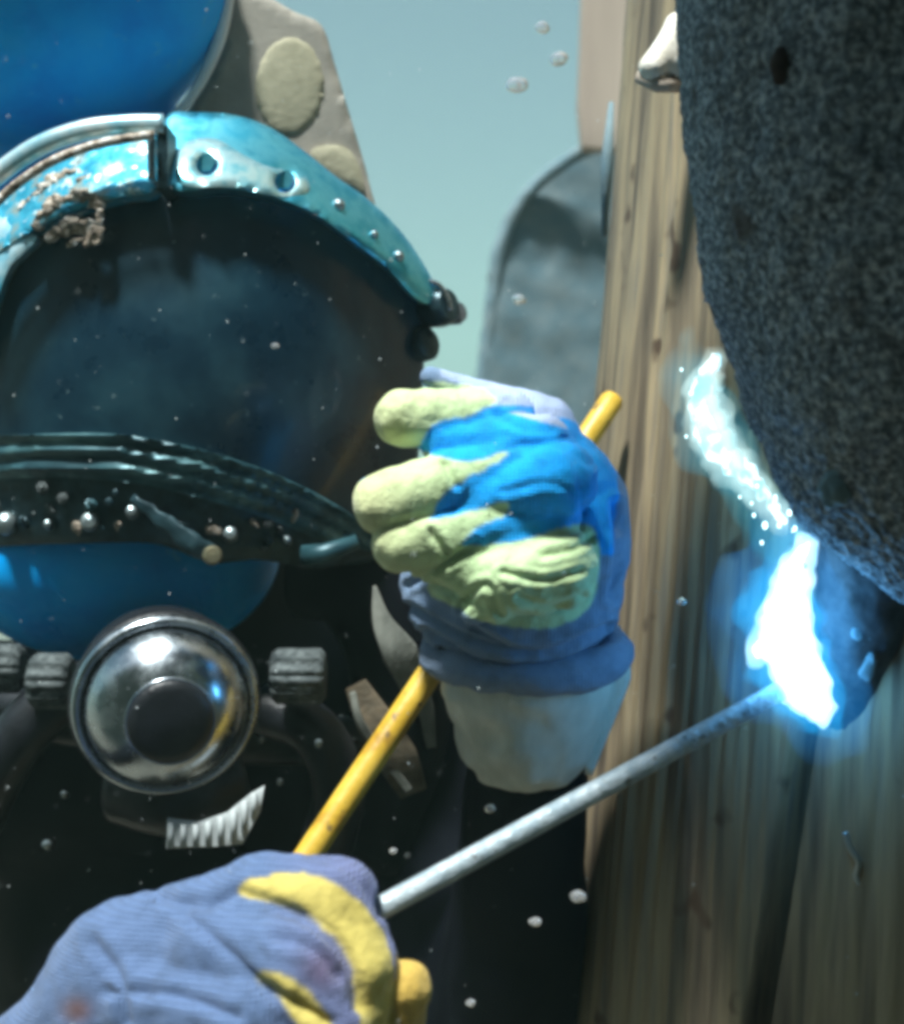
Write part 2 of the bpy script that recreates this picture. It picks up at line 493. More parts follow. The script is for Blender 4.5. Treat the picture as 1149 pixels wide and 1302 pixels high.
# ------------------------------------------------------------------ seabed
SEA = -2.6
gv, gf = [], []
n = 61
for j in range(n):
    for i in range(n):
        x = (i / (n - 1) - 0.5) * 78; y = -6.5 + 105 * (j / (n - 1)) ** 2.2
        shade_bank = 7.2 / (1 + math.exp((y + 1.6) * 3.0))          # steep unseen rise added behind the camera to block sky fill
        gv.append((x, y, SEA + shade_bank + 0.10 * mnoise.noise(Vector((x * .5, y * .5, 0)))))
for j in range(n - 1):
    for i in range(n - 1):
        gf.append((j * n + i, j * n + i + 1, (j + 1) * n + i + 1, (j + 1) * n + i))
tag(obj('seabed', gv, gf, M['sand']), 'silty seabed far below the diver, with an added unseen rise blocking sky light', 'ground', kind='structure')

# ------------------------------------------------------------------ steel pile (large tube, leaning slightly)
PC = Vector((0.394, 0.973, 0.0)); PR = 0.30
PAX = Vector((0.085, 0.0, 1.0)).normalized()
PZ0, PZ1 = SEA - 0.15, 12.0
def pile_point(th, z, r=PR):
    c = PC + PAX * (z / PAX.z)
    return np.array([c.x + r * math.cos(th), c.y + r * math.sin(th), z])
TH = np.concatenate([np.linspace(math.radians(200), math.radians(300), 330, endpoint=False), np.linspace(math.radians(300), math.radians(560), 120, endpoint=False)])
NT, dz = len(TH), 0.010
zs = np.concatenate([np.linspace(PZ0, -0.5, 60), np.arange(-0.49, 0.45, dz), np.linspace(0.46, PZ1, 60)])
pv, pf = [], []
def hit_th(px, py):
    d = at(px, py, 1.0)
    for Y in np.arange(0.55, 1.05, 0.001):
        p = d * Y; c = PC + PAX * (p[2] / PAX.z)
        if math.hypot(p[0] - c.x, p[1] - c.y) < PR: return math.atan2(p[1] - c.y, p[0] - c.x), p[2]
t1_, z1_ = hit_th(1022, 930); t2_, z2_ = hit_th(962, 1300)
for z in zs:
    c = PC + PAX * (z / PAX.z)
    sx = t1_ + (z - z1_) / (z2_ - z1_) * (t2_ - t1_)      # seam drifts with depth
    for k in range(NT):
        th = TH[k]
        r = PR
        r += 0.0022 * mnoise.noise(Vector((math.cos(th) * 9, math.sin(th) * 9, z * 1.3)))
        r += 0.0022 * mnoise.noise(Vector((math.cos(th) * 42, math.sin(th) * 42, z * 5)))
        r += 0.0006 * mnoise.noise(Vector((math.cos(th) * 120, math.sin(th) * 120, z * 30)))
        if z < -0.10:
            d = (th - 2 * math.pi - sx) * PR
            r -= 0.030 * math.exp(-(d / 0.0060) ** 4)
        pv.append((c.x + r * math.cos(th), c.y + r * math.sin(th), z))
for j in range(len(zs) - 1):
    for k in range(NT):
        k2 = (k + 1) % NT
        pf.append((j * NT + k, j * NT + k2, (j + 1) * NT + k2, (j + 1) * NT + k))
pf.append(tuple(range(NT - 1, -1, -1))); pf.append(tuple(range((len(zs) - 1) * NT, len(zs) * NT)))
pile = thing('steel_pile', (PC.x, PC.y, PZ0), 'tan streaked rusty steel pile the diver is welding on', 'pile')
obj('tube', pv, pf, M['pile'], pile)

# plate that stands out behind the pile on its left
Yf = 1.9
fl = thing('gusset_plate', at(700, 560, Yf), 'round shouldered grey gusset plate behind the pile', 'plate')
ov = [(626, 620), (612, 500), (624, 400), (636, 310), (668, 248), (716, 205), (766, 178), (820, 160), (860, 300), (850, 640)]
v, f = plate(ov, lambda x, y: Yf + 0.0004 * (x - 620), 0.05, step=10)
v = [np.array(p) + np.array([0, 0.004 * nz(p, 25), 0]) for p in v]
obj('web', v, f, M['flange'], fl, flat_angle=40)
ed = spline([at(x, y, Yf + 0.01) for x, y in [(614, 560), (612, 500), (624, 400), (636, 312), (668, 250), (716, 207), (768, 180)]], 8)
v, f = sweep(ed, pxr(9, Yf), 12)
v = [np.array(p) + 0.003 * nz(p, 80) for p in v]
obj('edge_bead', v, f, M['flange'], fl)
# tan strip behind the pile, top
ts = thing('backing_strip', at(770, 200, 1.7), 'soft pinkish tan vertical strip beside the top of the pile', 'strip')
v, f = plate([(742, -80), (738, 60), (735, 130), (740, 185), (800, 190), (830, 60), (830, -80)], lambda x, y: 1.7, 0.03, step=20, smooth_outline=False)
obj('bar', v, f, M['strip'], ts, flat_angle=40)
v, f = sweep([at(777, 130, 1.0), at(772, 200, 1.0), at(768, 300, 1.0)], [pxr(3, 1), pxr(8, 1), pxr(4, 1)], 10)
obj('edge_clip', v, f, M['flange'], ts)

# pale anode lug at the top
lug = thing('anode_lug', at(835, 100, 0.82), 'bright white pointed lug on the pile top beside the coated brace', 'lug')
lv, lq = nets(lambda P: smin(cone_sdf(P, at(858, 34, 0.81), pxr(9, .8), at(828, 86, 0.80), pxr(17, .8)),
                             cone_sdf(P, at(862, 30, 0.81), pxr(10, .8), at(862, 84, 0.81), pxr(20, .8)), 0.012),
              at(800, 110, 0.77) - .01, at(900, -10, 0.85) + .01, 0.0014)
obj('block', relax(lv, lq, 1), lq, M['anode'], lug)
v, f = sweep([at(812, 96, 0.805), at(836, 108, 0.80), at(862, 108, .81)], pxr(10, .8), 12)
obj('fillet', v, f, M['strip'], lug)

# ------------------------------------------------------------------ brace pipe with rough coating
BC = at(1208, -50, 0.66); brx, bry, brz = 0.129, 0.13, 0.303
brace = thing('coated_brace', BC - np.array([0, 0, brz]), 'dark rough coated brace bulging down in front of the pile', 'pipe')
bv, bf = [], []
NU, NV = 340, 280
for j in range(NV + 1):
    ph = math.pi * j / NV
    for i in range(NU):
        th = 2 * math.pi * i / NU
        d = np.array([math.sin(ph) * math.cos(th), math.sin(ph) * math.sin(th), math.cos(ph)])
        p = d * np.array([brx, bry, brz])
        k = 0.0018 * nz(p, 260) + 0.0014 * nz(p, 520, 3) + 0.0026 * nz(p, 60, 9) + 0.006 * nz(p, 18, 4)
        # a small worn pit
        bv.append(BC + p + d * k)
for j in range(NV):
    for i in range(NU):
        i2 = (i + 1) % NU
        bf.append((j * NU + i, (j + 1) * NU + i, (j + 1) * NU + i2, j * NU + i2))
obj('coating', bv, bf, M['coat'], brace)
# unseen pipe arm added above the frame to shade the lower pile
b0_ = np.array([.132, .620, .445]); b1_ = np.array([.03, .06, .46])
pts_ = [b0_ + (b1_ - b0_) * t for t in np.linspace(0, 1, 70)]
v, f = sweep(pts_, .140, 72, up=(0, 0, 1))
v = [np.array(p) + .003 * nz(p, 60) + .002 * nz(p, 200) for p in v]
obj('coating', v, f, M['coat'], brace)
def on_brace(px, py):
    """front surface of the brace seen at that pixel"""
    d = at(px, py, 1.0)
    R = np.array([brx, bry, brz]); a = d / R; c = -BC / R
    A = a @ a; B = 2 * a @ c; C = c @ c - 1
    q = B * B - 4 * A * C
    t = (-B - math.sqrt(max(q, 0))) / (2 * A)
    return d * t
p0 = on_brace(992, 60); p1 = on_brace(990, 108)
v, f = sweep([p0, (p0 + p1) / 2 + np.array([0, -.0005, 0]), p1], [0.002, 0.0048, 0.002], 12, flat=0.5)
obj('rust_scar', v, f, M['scar'], brace)

# bare steel stub under the brace
stub = thing('steel_stub', at(1092, 960, 0.745), 'dark bare steel stub under the brace, lit blue by the arc', 'stub')
SC = at(1094, 800, 0.725)
sv, sq = nets(lambda P: smin(cone_sdf(P, at(1098, 640, 0.705), pxr(62, .70), at(1092, 790, 0.728), pxr(52, .73)),
                             cone_sdf(P, at(1092, 790, 0.728), pxr(50, .73), at(1078, 905, 0.745), pxr(36, .74)), 0.01),
              at(1000, 1000, 0.68) - .01, at(1180, 540, 0.83) + .01, 0.0022)
sv = np.array([p + 0.0016 * nz(p, 70) + 0.0006 * nz(p, 300) for p in sv])
obj('stub_body', sv, sq, M['stub'], stub)
for k, (px, py, rr) in enumerate([(1112, 738, 18), (1100, 795, 24), (1068, 612, 26), (1106, 850, 13)]):
    c = at(px, py, 0.706)
    if py < 700: c = on_brace(px, py)
    lv, lq = nets(lambda P: cone_sdf(P, c + np.array([-.001, 0.004, -.003]), pxr(rr, .7) * .8, c + np.array([.002, 0.004, .006]), pxr(rr, .7) * .55, 0.6), c - .02, c + .025, 0.0016)
    lv = np.array([p + 0.002 * nz(p, 260) for p in lv])
    obj('scale_flake', lv, lq, M['flange'], stub)

# ------------------------------------------------------------------ weld: seam, arc, plume
seam = thing('weld_seam', at(960, 640, 0.76), 'bright lumpy weld seam along the left edge of the coated brace', 'weld')
M['hot1'] = emission('hot weld metal', (0.06, 0.35, 0.5), 0.9, (0.9, 0.95, 0.9), 90)
M['hot2'] = emission('cooling weld metal', (0.05, 0.55, 0.75), 0.55, (0.85, 0.75, 0.6), 110)
seam_px = [(912, 455, 10), (898, 490, 15), (890, 520, 14), (900, 548, 17), (916, 572, 17), (935, 592, 15), (952, 606, 12), (968, 622, 8), (984, 640, 6), (995, 662, 7)]
def bead(pts, hh, k=0.004, amp=0.0016, fr=280):
    P0 = [(at(x, y, Y), pxr(r, Y)) for x, y, Y, r in pts]
    lo = np.min([p - r for p, r in P0], 0) - .006; hi = np.max([p + r for p, r in P0], 0) + .006
    def sd(P):
        d = None
        for (a, ra), (b, rb) in zip(P0[:-1], P0[1:]):
            e = cone_sdf(P, a, ra, b, rb)
            d = e if d is None else smin(d, e, k)
        return d
    v, q = nets(sd, lo, hi, hh)
    v = np.array([p + amp * np.array([nz(p, fr), nz(p, fr, 5), nz(p, fr, 11)]) for p in v])
    return v, q
def pileY(px, py):
    """front surface of the pile at that pixel"""
    d = at(px, py, 1.0)
    lo, hi = 0.3, 1.1
    best = 1.0
    for Y in np.arange(0.55, 1.05, 0.002):
        p = d * Y; c = PC + PAX * (p[2] / PAX.z)
        if math.hypot(p[0] - c.x, p[1] - c.y) < PR: return float(Y)
    return 1.0
v, q = bead([(x, y, pileY(x, y) - 0.004, r * .8) for x, y, r in seam_px], 0.0012, amp=.0042, fr=170)
obj('bead', v, q, M['hot1'], seam)
for x, y, r in [(916, 532, 12), (926, 556, 11), (906, 512, 10), (912, 480, 9), (936, 580, 9), (892, 540, 9)]:
    Y = pileY(x, y) - 0.012
    v, q = bead([(x, y, Y, r), (x + 3, y + 12, Y, r * .8)], 0.0011, amp=.001)
    obj('slag_lump', v, q, M['anode'], seam)

arc = thing('welding_arc', at(1020, 920, 0.73), 'blinding white welding arc at the tip of the electrode', 'arc')
M['arc'] = emission('arc white', (0.11, 0.48, 1.0), 8.5, lamp=True)
YA = 0.695
core_px = [(1022, 692, 6), (1008, 735, 14), (998, 785, 22), (1004, 830, 24), (1020, 868, 24), (1042, 902, 12)]
v, q = bead([(x, y, YA, r) for x, y, r in core_px], 0.0036, amp=0.002, fr=140)
obj('core', v, q, M['arc'], arc)
v, q = bead([(985, 800, YA, 12), (966, 826, YA, 8), (964, 838, YA, 5)], 0.0028, amp=0.0015, fr=160)
obj('flare', v, q, M['arc'], arc)

# arc gas, with the scattered glow round arc and seam put in as emission
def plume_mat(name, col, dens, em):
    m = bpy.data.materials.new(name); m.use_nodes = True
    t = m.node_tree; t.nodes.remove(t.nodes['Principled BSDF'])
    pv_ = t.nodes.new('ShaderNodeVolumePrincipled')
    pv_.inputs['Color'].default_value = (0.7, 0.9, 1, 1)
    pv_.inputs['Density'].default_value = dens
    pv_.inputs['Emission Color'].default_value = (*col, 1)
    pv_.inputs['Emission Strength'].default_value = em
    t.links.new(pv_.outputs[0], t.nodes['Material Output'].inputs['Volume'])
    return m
def glow(pts, name, col, em, parent, hh=.0024, amp=.004, fr=90, dens=.4):
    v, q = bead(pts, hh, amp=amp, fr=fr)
    o = obj('vapour_glow', v, q, plume_mat(name, col, dens, em), parent); tag(o, kind='stuff')
glow([(x, y, YA, r + 10) for x, y, r in core_px], 'white arc vapour', (0.50, 0.85, 1.0), 64, arc, amp=.0034, fr=150, hh=.0016)
glow([(985, 795, YA, 20), (962, 830, YA, 16), (960, 840, YA, 12)], 'white flare vapour', (0.50, 0.88, 1.0), 50, arc, amp=.003)
glow([(1012, 690, YA, 26), (990, 770, YA, 50), (1003, 840, YA, 52), (1030, 890, YA, 44), (1050, 920, YA, 24)], 'cyan arc vapour', (0.0, 0.45, 1.0), 9, arc, amp=.006, fr=80)
glow([(1000, 670, YA, 44), (985, 770, YA, 82), (1005, 850, YA, 86), (1045, 900, YA, 64), (1065, 930, YA, 38)], 'blue arc vapour', (0.0, 0.30, 0.9), 2.4, arc, amp=.008, fr=50)
glow([(908, 458, .775, 16), (893, 500, .775, 26), (902, 545, .77, 30), (930, 590, .765, 28), (962, 622, .76, 20), (990, 662, .75, 16)], 'white seam vapour', (0.66, 0.92, 0.90), 17, seam, amp=.005, fr=110)
glow([(872, 430, .77, 16), (880, 480, .77, 36), (900, 550, .765, 42), (940, 605, .76, 36), (975, 650, .75, 34), (985, 700, .74, 30)], 'cyan seam vapour', (0.0, 0.50, 0.72), 4.0, seam, amp=.008, fr=60)
M['spark'] = emission('spark', (0.6, 0.95, 1.0), 2.0)
for k, (x, y, r) in enumerate([(985, 632, 4), (1003, 652, 6), (990, 668, 5), (962, 618, 4), (955, 640, 3), (940, 632, 3), (968, 690, 4), (972, 668, 7), (958, 655, 4), (1010, 672, 5), (1012, 645, 3), (878, 500, 4), (872, 555, 3), (866, 470, 3)]):
    v, f = lathe([(-1, 0.0), (-.7, .7), (0, 1), (.7, .7), (1, 0)], (0, 0, 0), (0.2, 0, 1), 8)
    obj('spark', v * np.array([.8, .8, 1.2]) * pxr(r * .6, .73) + at(x, y, .73), f, M['spark'], arc)

# ------------------------------------------------------------------ electrode and yellow rod
e0 = at(470, 1162, 0.600); e1 = at(1004, 872, 0.700)
el = thing('welding_electrode', e0, 'long grey electrode reaching from the lower glove to the arc', 'electrode')
v, f = sweep([e0 + (e1 - e0) * t for t in np.linspace(0, 1, 24)], 0.0050, 20)
obj('coated_rod', v, f, M['electrode'], el)
v, f = sweep([e0 - (e1 - e0) * 0.10, e0 + (e1 - e0) * 0.0], 0.0046, 16)
obj('bare_end', v, f, M['bolt'], el)

y0 = at(330, 1180, 0.745); y1 = at(777, 510, 0.875)
yr = thing('yellow_rod', y0, 'straight yellow rod passing behind the raised glove', 'rod')
L_ = np.linalg.norm(y1 - y0)
pts = [y0 + (y1 - y0) * t for t in np.linspace(0, 1, 20)] + [y1 + (y1 - y0) / L_ * 0.003, y1 + (y1 - y0) / L_ * 0.005]
v, f = sweep(pts, [0.0074] * 19 + [0.0074, 0.006, 0.0024], 20)
obj('sheath', v, f, M['yellow'], yr)

# ------------------------------------------------------------------ the diver (person): one continuous suit-covered body
HX = -0.19
sh_l = np.array([HX + 0.18, 1.02, -0.17]); sh_r = np.array([HX - 0.20, 1.00, -0.17])
el_l = at(640, 1420, 0.96); wr_l = at(668, 985, 0.835)
el_r = at(-330, 1500, 0.86); wr_r = at(0, 1425, 0.625)
hipc = np.array([HX - 0.04, 1.16, -0.72])
bones = [
    (np.array([HX, 1.02, 0.10]), .085, np.array([HX, 1.04, -0.08]), .07, 1.0),       # head and neck inside the helmet
    (np.array([HX, 1.05, -0.10]), .10, np.array([HX, 1.08, -0.30]), .155, .8),
    (np.array([HX, 1.08, -0.28]), .16, np.array([HX - .02, 1.12, -0.50]), .135, .75),
    (np.array([HX - .02, 1.12, -0.48]), .135, hipc, .155, .75),
    (sh_r, .075, sh_l, .075, 1.0),
    (sh_l, .078, el_l, .056, 1.0), (el_l, .055, wr_l, .036, 1.0),
    (sh_r, .078, el_r, .056, 1.0), (el_r, .055, wr_r, .036, 1.0),
    (hipc + np.array([.09, 0, -.05]), .105, hipc + np.array([.13, -.10, -.48]), .072, 1.0),
    (hipc + np.array([.13, -.10, -.48]), .070, hipc + np.array([.13, .10, -.88]), .048, 1.0),
    (hipc + np.array([-.09, 0, -.05]), .105, hipc + np.array([-.13, -.06, -.48]), .072, 1.0),
    (hipc + np.array([-.13, -.06, -.48]), .070, hipc + np.array([-.13, .14, -.88]), .048, 1.0),
    (hipc + np.array([.13, .10, -.90]), .05, hipc + np.array([.14, -.04, -.95]), .036, 1.0),
    (hipc + np.array([-.13, .14, -.90]), .05, hipc + np.array([-.14, .00, -.95]), .036, 1.0),
]
def body_sdf(P):
    d = None
    for a, ra, b, rb, sy in bones:
        e = cone_sdf(P, a, ra, b, rb, sy)
        d = e if d is None else smin(d, e, 0.035)
    return d
lo = np.min([np.minimum(b[0] - b[1], b[2] - b[3]) for b in bones], 0) - .04
hi = np.max([np.maximum(b[0] + b[1], b[2] + b[3]) for b in bones], 0) + .04
v, q = nets(body_sdf, lo, hi, 0.0095)
v = relax(v, q, 1)
v = np.array([p + 0.004 * np.array([nz(p, 22), nz(p, 22, 4), nz(p, 22, 8)]) for p in v])
person = obj('person', v, q, M['suit'])
tag(person, 'diver in a black suit and blue gloves, holding electrode and rod', 'person')

# --- raised glove (viewer's right)
B_BLUE = (0.0, 0.40, 1.0); B_KNIT = (0.20, 0.30, 0.46); B_TOPLIT = (0.45, 0.56, 0.82); CREAM = (0.53, 0.70, 0.38); CREAM2 = (0.60, 0.62, 0.33)
g1 = []
def G(lst, ax, ay, aY, ar, bx, by, bY, br, sy=1.0, k=.006):
    lst.append((at(ax, ay, aY), pxr(ar, aY), at(bx, by, bY), pxr(br, bY), sy, k))
G(g1, 655, 565, .745, 66, 712, 650, .755, 84, .8)            # back of the hand
G(g1, 690, 640, .755, 88, 672, 740, .765, 112, .75, .012)
G(g1, 655, 722, .775, 146, 672, 752, .785, 116, .72, .010)
G(g1, 575, 575, .735, 34, 660, 600, .735, 44, 1, .003)       # fills the hollow behind the fingers    # knit cuff flares
G(g1, 735, 625, .740, 48, 742, 690, .738, 48, .9, .008)      # knuckle to the right
G(g1, 548, 480, .748, 14, 690, 548, .748, 44, 1, .006)       # back of the hand beyond the first finger
G(g1, 640, 532, .722, 40, 512, 532, .705, 37, 1, .0025)      # first finger
G(g1, 690, 560, .708, 34, 560, 562, .706, 27, 1, .0022)      # blue ridge
G(g1, 690, 578, .712, 43, 488, 640, .690, 41, 1, .0022)      # second finger
G(g1, 710, 610, .700, 50, 588, 640, .699, 32, 1, .0022)      # blue ridge
G(g1, 700, 650, .706, 38, 508, 692, .690, 36, 1, .0020)      # third finger
G(g1, 708, 722, .705, 54, 640, 735, .698, 50, 1, .006)       # heel of the palm
G(g1, 640, 730, .700, 44, 545, 715, .698, 26, 1, .0022)
G(g1, 628, 770, .696, 22, 600, 776, .698, 16, 1, .0015)      # fold of latex
def crease(v, N, x, y, lines, depth=.0015, w=4.5, side=0.55):
    """press folds into the fabric along lines"""
    d = np.full(len(v), 1e9)
    for ln in lines:
        S_ = spline(ln, 6)
        for a, b in zip(S_[:-1], S_[1:]):
            ab = b - a; t = np.clip(((x - a[0]) * ab[0] + (y - a[1]) * ab[1]) / (ab @ ab + 1e-9), 0, 1)
            d = np.minimum(d, np.hypot(x - a[0] - t * ab[0], y - a[1] - t * ab[1]))
    k = np.exp(-(d / w) ** 2) - side * np.exp(-((d - 2.2 * w) / (1.2 * w)) ** 2)
    k = k * (N[:, 1] < .35)
    return v - N * (depth * k)[:, None]
def hand_sdf(lst):
    def sd(P):
        d = None
        for a, ra, b, rb, sy, k in lst:
            e = cone_sdf(P, a, ra, b, rb, sy)
            d = e if d is None else smin(d, e, k)
        return d
    return sd
def bounds(lst, m=.008):
    lo = np.min([np.minimum(a - ra, b - rb) for a, ra, b, rb, sy, k in lst], 0) - m
    hi = np.max([np.maximum(a + ra, b + rb) for a, ra, b, rb, sy, k in lst], 0) + m
    return lo, hi
v, q = nets(hand_sdf(g1), *bounds(g1), 0.0010)
N_ = vnormals(v, q)
wob = np.array([nz(p, 110) for p in v])
v = v + N_ * (0.0010 * wob)[:, None]
x, y = project(v)
jx = np.array([nz(p, 160, 2) for p in v]) * 3; jy = np.array([nz(p, 160, 7) for p in v]) * 3
v = crease(v, N_, x, y, [[(588, 772), (604, 750), (622, 746), (634, 780)], [(520, 744), (560, 722), (604, 690)], [(640, 728), (690, 738), (738, 726)], [(690, 706), (725, 700), (752, 684)],
    [(540, 734), (578, 756)], [(566, 590), (580, 618)], [(548, 676), (566, 704)], [(660, 760), (700, 772), (740, 758)]])
v = crease(v, N_, x, y, [[(520, 772), (600, 812), (690, 830), (775, 796)], [(540, 802), (575, 822), (600, 842)], [(560, 826), (640, 848), (720, 842), (785, 806)], [(600, 800), (640, 822)], [(700, 850), (760, 832)], [(780, 640), (786, 700), (776, 760)]], depth=.0026, w=5)
v = crease(v, N_, x, y, [[(620, 520), (660, 545), (700, 548)], [(640, 570), (700, 565), (750, 590)], [(640, 625), (700, 615), (745, 640)], [(715, 560), (735, 600), (740, 650)]], depth=.0007, w=5)
C1 = [(462, 490), (540, 485), (610, 492), (630, 512), (590, 530), (548, 542), (526, 572), (470, 580)]
C2 = [(430, 640), (478, 598), (526, 574), (590, 588), (645, 574), (622, 594), (580, 616), (556, 640), (545, 662), (490, 700), (430, 680)]
C3 = [(440, 700), (545, 662), (590, 652), (645, 638), (642, 655), (604, 672), (588, 694), (640, 690), (690, 680), (738, 666), (760, 685), (758, 745), (742, 780), (692, 800), (620, 790), (550, 758), (500, 742), (455, 730)]
front = N_[:, 1] < 0.45
cream = front & (inside(closed(C1), x + jx, y + jy) | inside(closed(C2), x + jx, y + jy) | inside(closed(C3), x + jx, y + jy)) & (v[:, 1] < .745)
cm = np.tile(np.array(B_KNIT), (len(v), 1))
blue = (N_[:, 1] < 0.25) & (y < 705) & (y > 515) & (x < 785)
cm[blue] = B_BLUE
pale = (N_[:, 2] > 0.35) & ~cream & (x > 560) & (y < 502 + np.clip(x - 560, 0, 400) * .27)  # up-facing knit coloured paler, the sunlit top edge put into the tint
cm[pale] = B_TOPLIT
mixw = np.clip((x - 460) / 120, 0, 1)[:, None]
ccol = np.array(CREAM2) * (1 - mixw) + np.array(CREAM) * mixw
cm[cream] = ccol[cream]
def soften(c, q, n=1):
    return np.clip(relax(c, q, n), 0, 1)
cm = np.concatenate([cm, np.where(cream, 0.0, 1.0)[:, None]], 1)
glove1 = obj('glove', v, q, M['knit'], person, col=soften(cm, q, 2))
tag(glove1, 'raised blue knit glove with cream latex fingers')
# cuff hem of the raised glove
ring = []
for k in range(49):
    t = 2 * math.pi * k / 48
    c = at(668, 826, .785)
    ring.append(c + np.array([pxr(112, .785) * math.cos(t), pxr(76, .785) * math.sin(t), pxr(26, .785) * math.sin(t) * 1.0]))
v, f = sweep(ring, 0.0105, 18, cap=False, up=(0, 0, 1))
v = [np.array(p) + .0030 * np.array([nz(p, 55), nz(p, 55, 3), nz(p, 70, 6)]) + .0012 * nz(p, 160) for p in v]
hem = obj('cuff_hem', v, f, M['knit'], glove1, col=np.tile(np.array((0.23, 0.32, 0.47)), (len(v), 1)))
# off-white wrist cuff
prof = [at(672, 835, .787), at(671, 870, .79), at(670, 915, .795), at(668, 955, .80), at(667, 985, .805)]
v, f = sweep(spline(prof, 6), [pxr(112, .79), pxr(110, .79), pxr(98, .795), pxr(84, .8), pxr(62, .8)], 40, flat=.72, up=(0, -1, 0))
v = [np.array(p) + 0.0042 * nz((p[0] * 2.2, p[1] * 2.2, p[2] * .8), 40) * np.array([1, 1, .3]) + .0012 * nz(p, 130) for p in v]
obj('wrist_cuff', v, f, M['sleeve'], person)
v, f = sweep(spline([at(785, 815, .775), at(782, 860, .785), at(765, 915, .79), at(748, 985, .79)], 6), [pxr(12, .78), pxr(20, .78), pxr(16, .78), pxr(5, .78)], 12, flat=.35)
obj('cuff_flap', v, f, M['sleeve'], person)

# --- lower glove (viewer's left, nearest to the camera)
g2 = []
G(g2, -140, 1500, .63, 104, 70, 1376, .612, 96, 1)
G(g2, 70, 1376, .612, 96, 172, 1252, .605, 100, .9, .012)
G(g2, 172, 1252, .605, 102, 330, 1180, .600, 88, .9, .012)
G(g2, 340, 1150, .600, 62, 420, 1150, .595, 62, 1, .006)      # first knuckle
G(g2, 420, 1150, .590, 60, 452, 1230, .580, 52, 1, .003)
G(g2, 452, 1230, .580, 52, 440, 1330, .580, 48, 1, .004)
G(g2, 270, 1210, .585, 62, 380, 1230, .570, 58, 1, .003)      # second finger
G(g2, 380, 1230, .570, 58, 420, 1320, .565, 52, 1, .004)
G(g2, 190, 1270, .585, 66, 310, 1300, .562, 56, 1, .003)      # third finger
G(g2, 310, 1300, .562, 56, 360, 1380, .560, 50, 1, .004)
G(g2, 516, 1254, .586, 33, 488, 1340, .60, 42, 1, .0025)       # thumb tip
v, q = nets(hand_sdf(g2), *bounds(g2), 0.0010)
N_ = vnormals(v, q)
v = v + N_ * (0.0009 * np.array([nz(p, 100) for p in v]))[:, None]
x, y = project(v)
jx = np.array([nz(p, 200, 2) for p in v]) * 3; jy = np.array([nz(p, 200, 7) for p in v]) * 3
v = crease(v, N_, x, y, [[(236, 1160), (290, 1210), (332, 1252), (420, 1302)], [(306, 1134), (350, 1150), (400, 1176), (440, 1216), (456, 1280)], [(140, 1262), (220, 1264), (300, 1292)],
    [(396, 1083), (450, 1106), (486, 1160)], [(120, 1200), (150, 1240), (160, 1300)], [(350, 1190), (400, 1205), (430, 1240)], [(200, 1140), (260, 1150), (300, 1135)]], depth=.0024, w=8, side=.3)
D1 = [(300, 1132), (345, 1112), (400, 1113), (442, 1134), (478, 1172), (497, 1215), (503, 1260), (500, 1330), (462, 1330), (452, 1250), (432, 1198), (395, 1165), (350, 1148)]
D2 = [(320, 1240), (350, 1235), (390, 1258), (425, 1310), (400, 1330), (370, 1290), (345, 1262)]
yel = (N_[:, 1] < 0.4) & (inside(closed(D1), x + jx, y + jy) | inside(closed(D2), x + jx, y + jy))
thumb = (x > 503) & (y > 1215)
cm = np.tile(np.array((0.100, 0.160, 0.30)), (len(v), 1))
lav = np.clip((x - 330) / 120, 0, 1)[:, None] * 0.8
cm = cm * (1 - lav) + np.array((0.15, 0.160, 0.30)) * lav
sm = np.exp(-(((x - 410) / 26) ** 2 + ((y - 1232) / 26) ** 2))[:, None] * .7
cm = cm * (1 - sm) + np.array((0.16, 0.10, 0.18)) * sm       # a dirt stain
sm = np.exp(-(((x - 98) / 18) ** 2 + ((y - 1284) / 16) ** 2))[:, None] * .8
cm = cm * (1 - sm) + np.array((0.22, 0.10, 0.08)) * sm       # a rust stain at the wrist
cm[yel] = (0.52, 0.42, 0.11); cm[thumb] = (0.56, 0.37, 0.08)
cm = np.concatenate([cm, np.where(yel | thumb, 0.0, 1.0)[:, None]], 1)
glove2 = obj('glove', v, q, M['knit'], person, col=soften(cm, q, 2))
tag(glove2, 'lower blue knit glove with yellow finger stripes gripping the electrode')
# frayed knit hem
for k in range(16):
    t = k / 15
    p = at(52 + 70 * t, 1262 - 78 * t, .60)
    vv, ff = sweep([p + np.array([.002, 0, -.002]), p, p + np.array([-.0035 - .001 * random.random(), 0, .0015 + .001 * random.random()])], [.0012, .0010, .0004], 6)
    obj('knit_tuft', vv, ff, M['knit'], glove2, col=np.tile(np.array((0.25, 0.42, 0.72)), (len(vv), 1)))

# --- harness straps of the diver
def ribbon(pts, width, th, mat, name, parent):
    P = spline([at(*p) for p in pts], 8)
    V, Fc = [], []
    for i, p in enumerate(P):
        t = P[min(i + 1, len(P) - 1)] - P[max(i - 1, 0)]; t /= np.linalg.norm(t)
        s = np.cross(t, np.array([0, -1.0, 0])); s /= np.linalg.norm(s)
        nrm = np.cross(s, t)
        w = width if np.isscalar(width) else np.interp(i / (len(P) - 1), np.linspace(0, 1, len(width)), width)
        for a, b in ((-1, -1), (1, -1), (1, 1), (-1, 1)):
            V.append(p + s * a * w / 2 + nrm * b * th / 2)
    for i in range(len(P) - 1):
        for k in range(4):
            k2 = (k + 1) % 4
            Fc.append((4 * i + k, 4 * i + k2, 4 * i + 4 + k2, 4 * i + 4 + k))
    Fc.append((3, 2, 1, 0)); Fc.append(tuple(4 * (len(P) - 1) + k for k in range(4)))
    return obj(name, V, Fc, mat, parent, smooth=False, bevel=0.0006)
ribbon([(476, 745, .86), (486, 790, .86), (508, 830, .86), (530, 880, .87)], [.002, .012, .022, .016], .003, M['strap'], 'harness_strap', person)
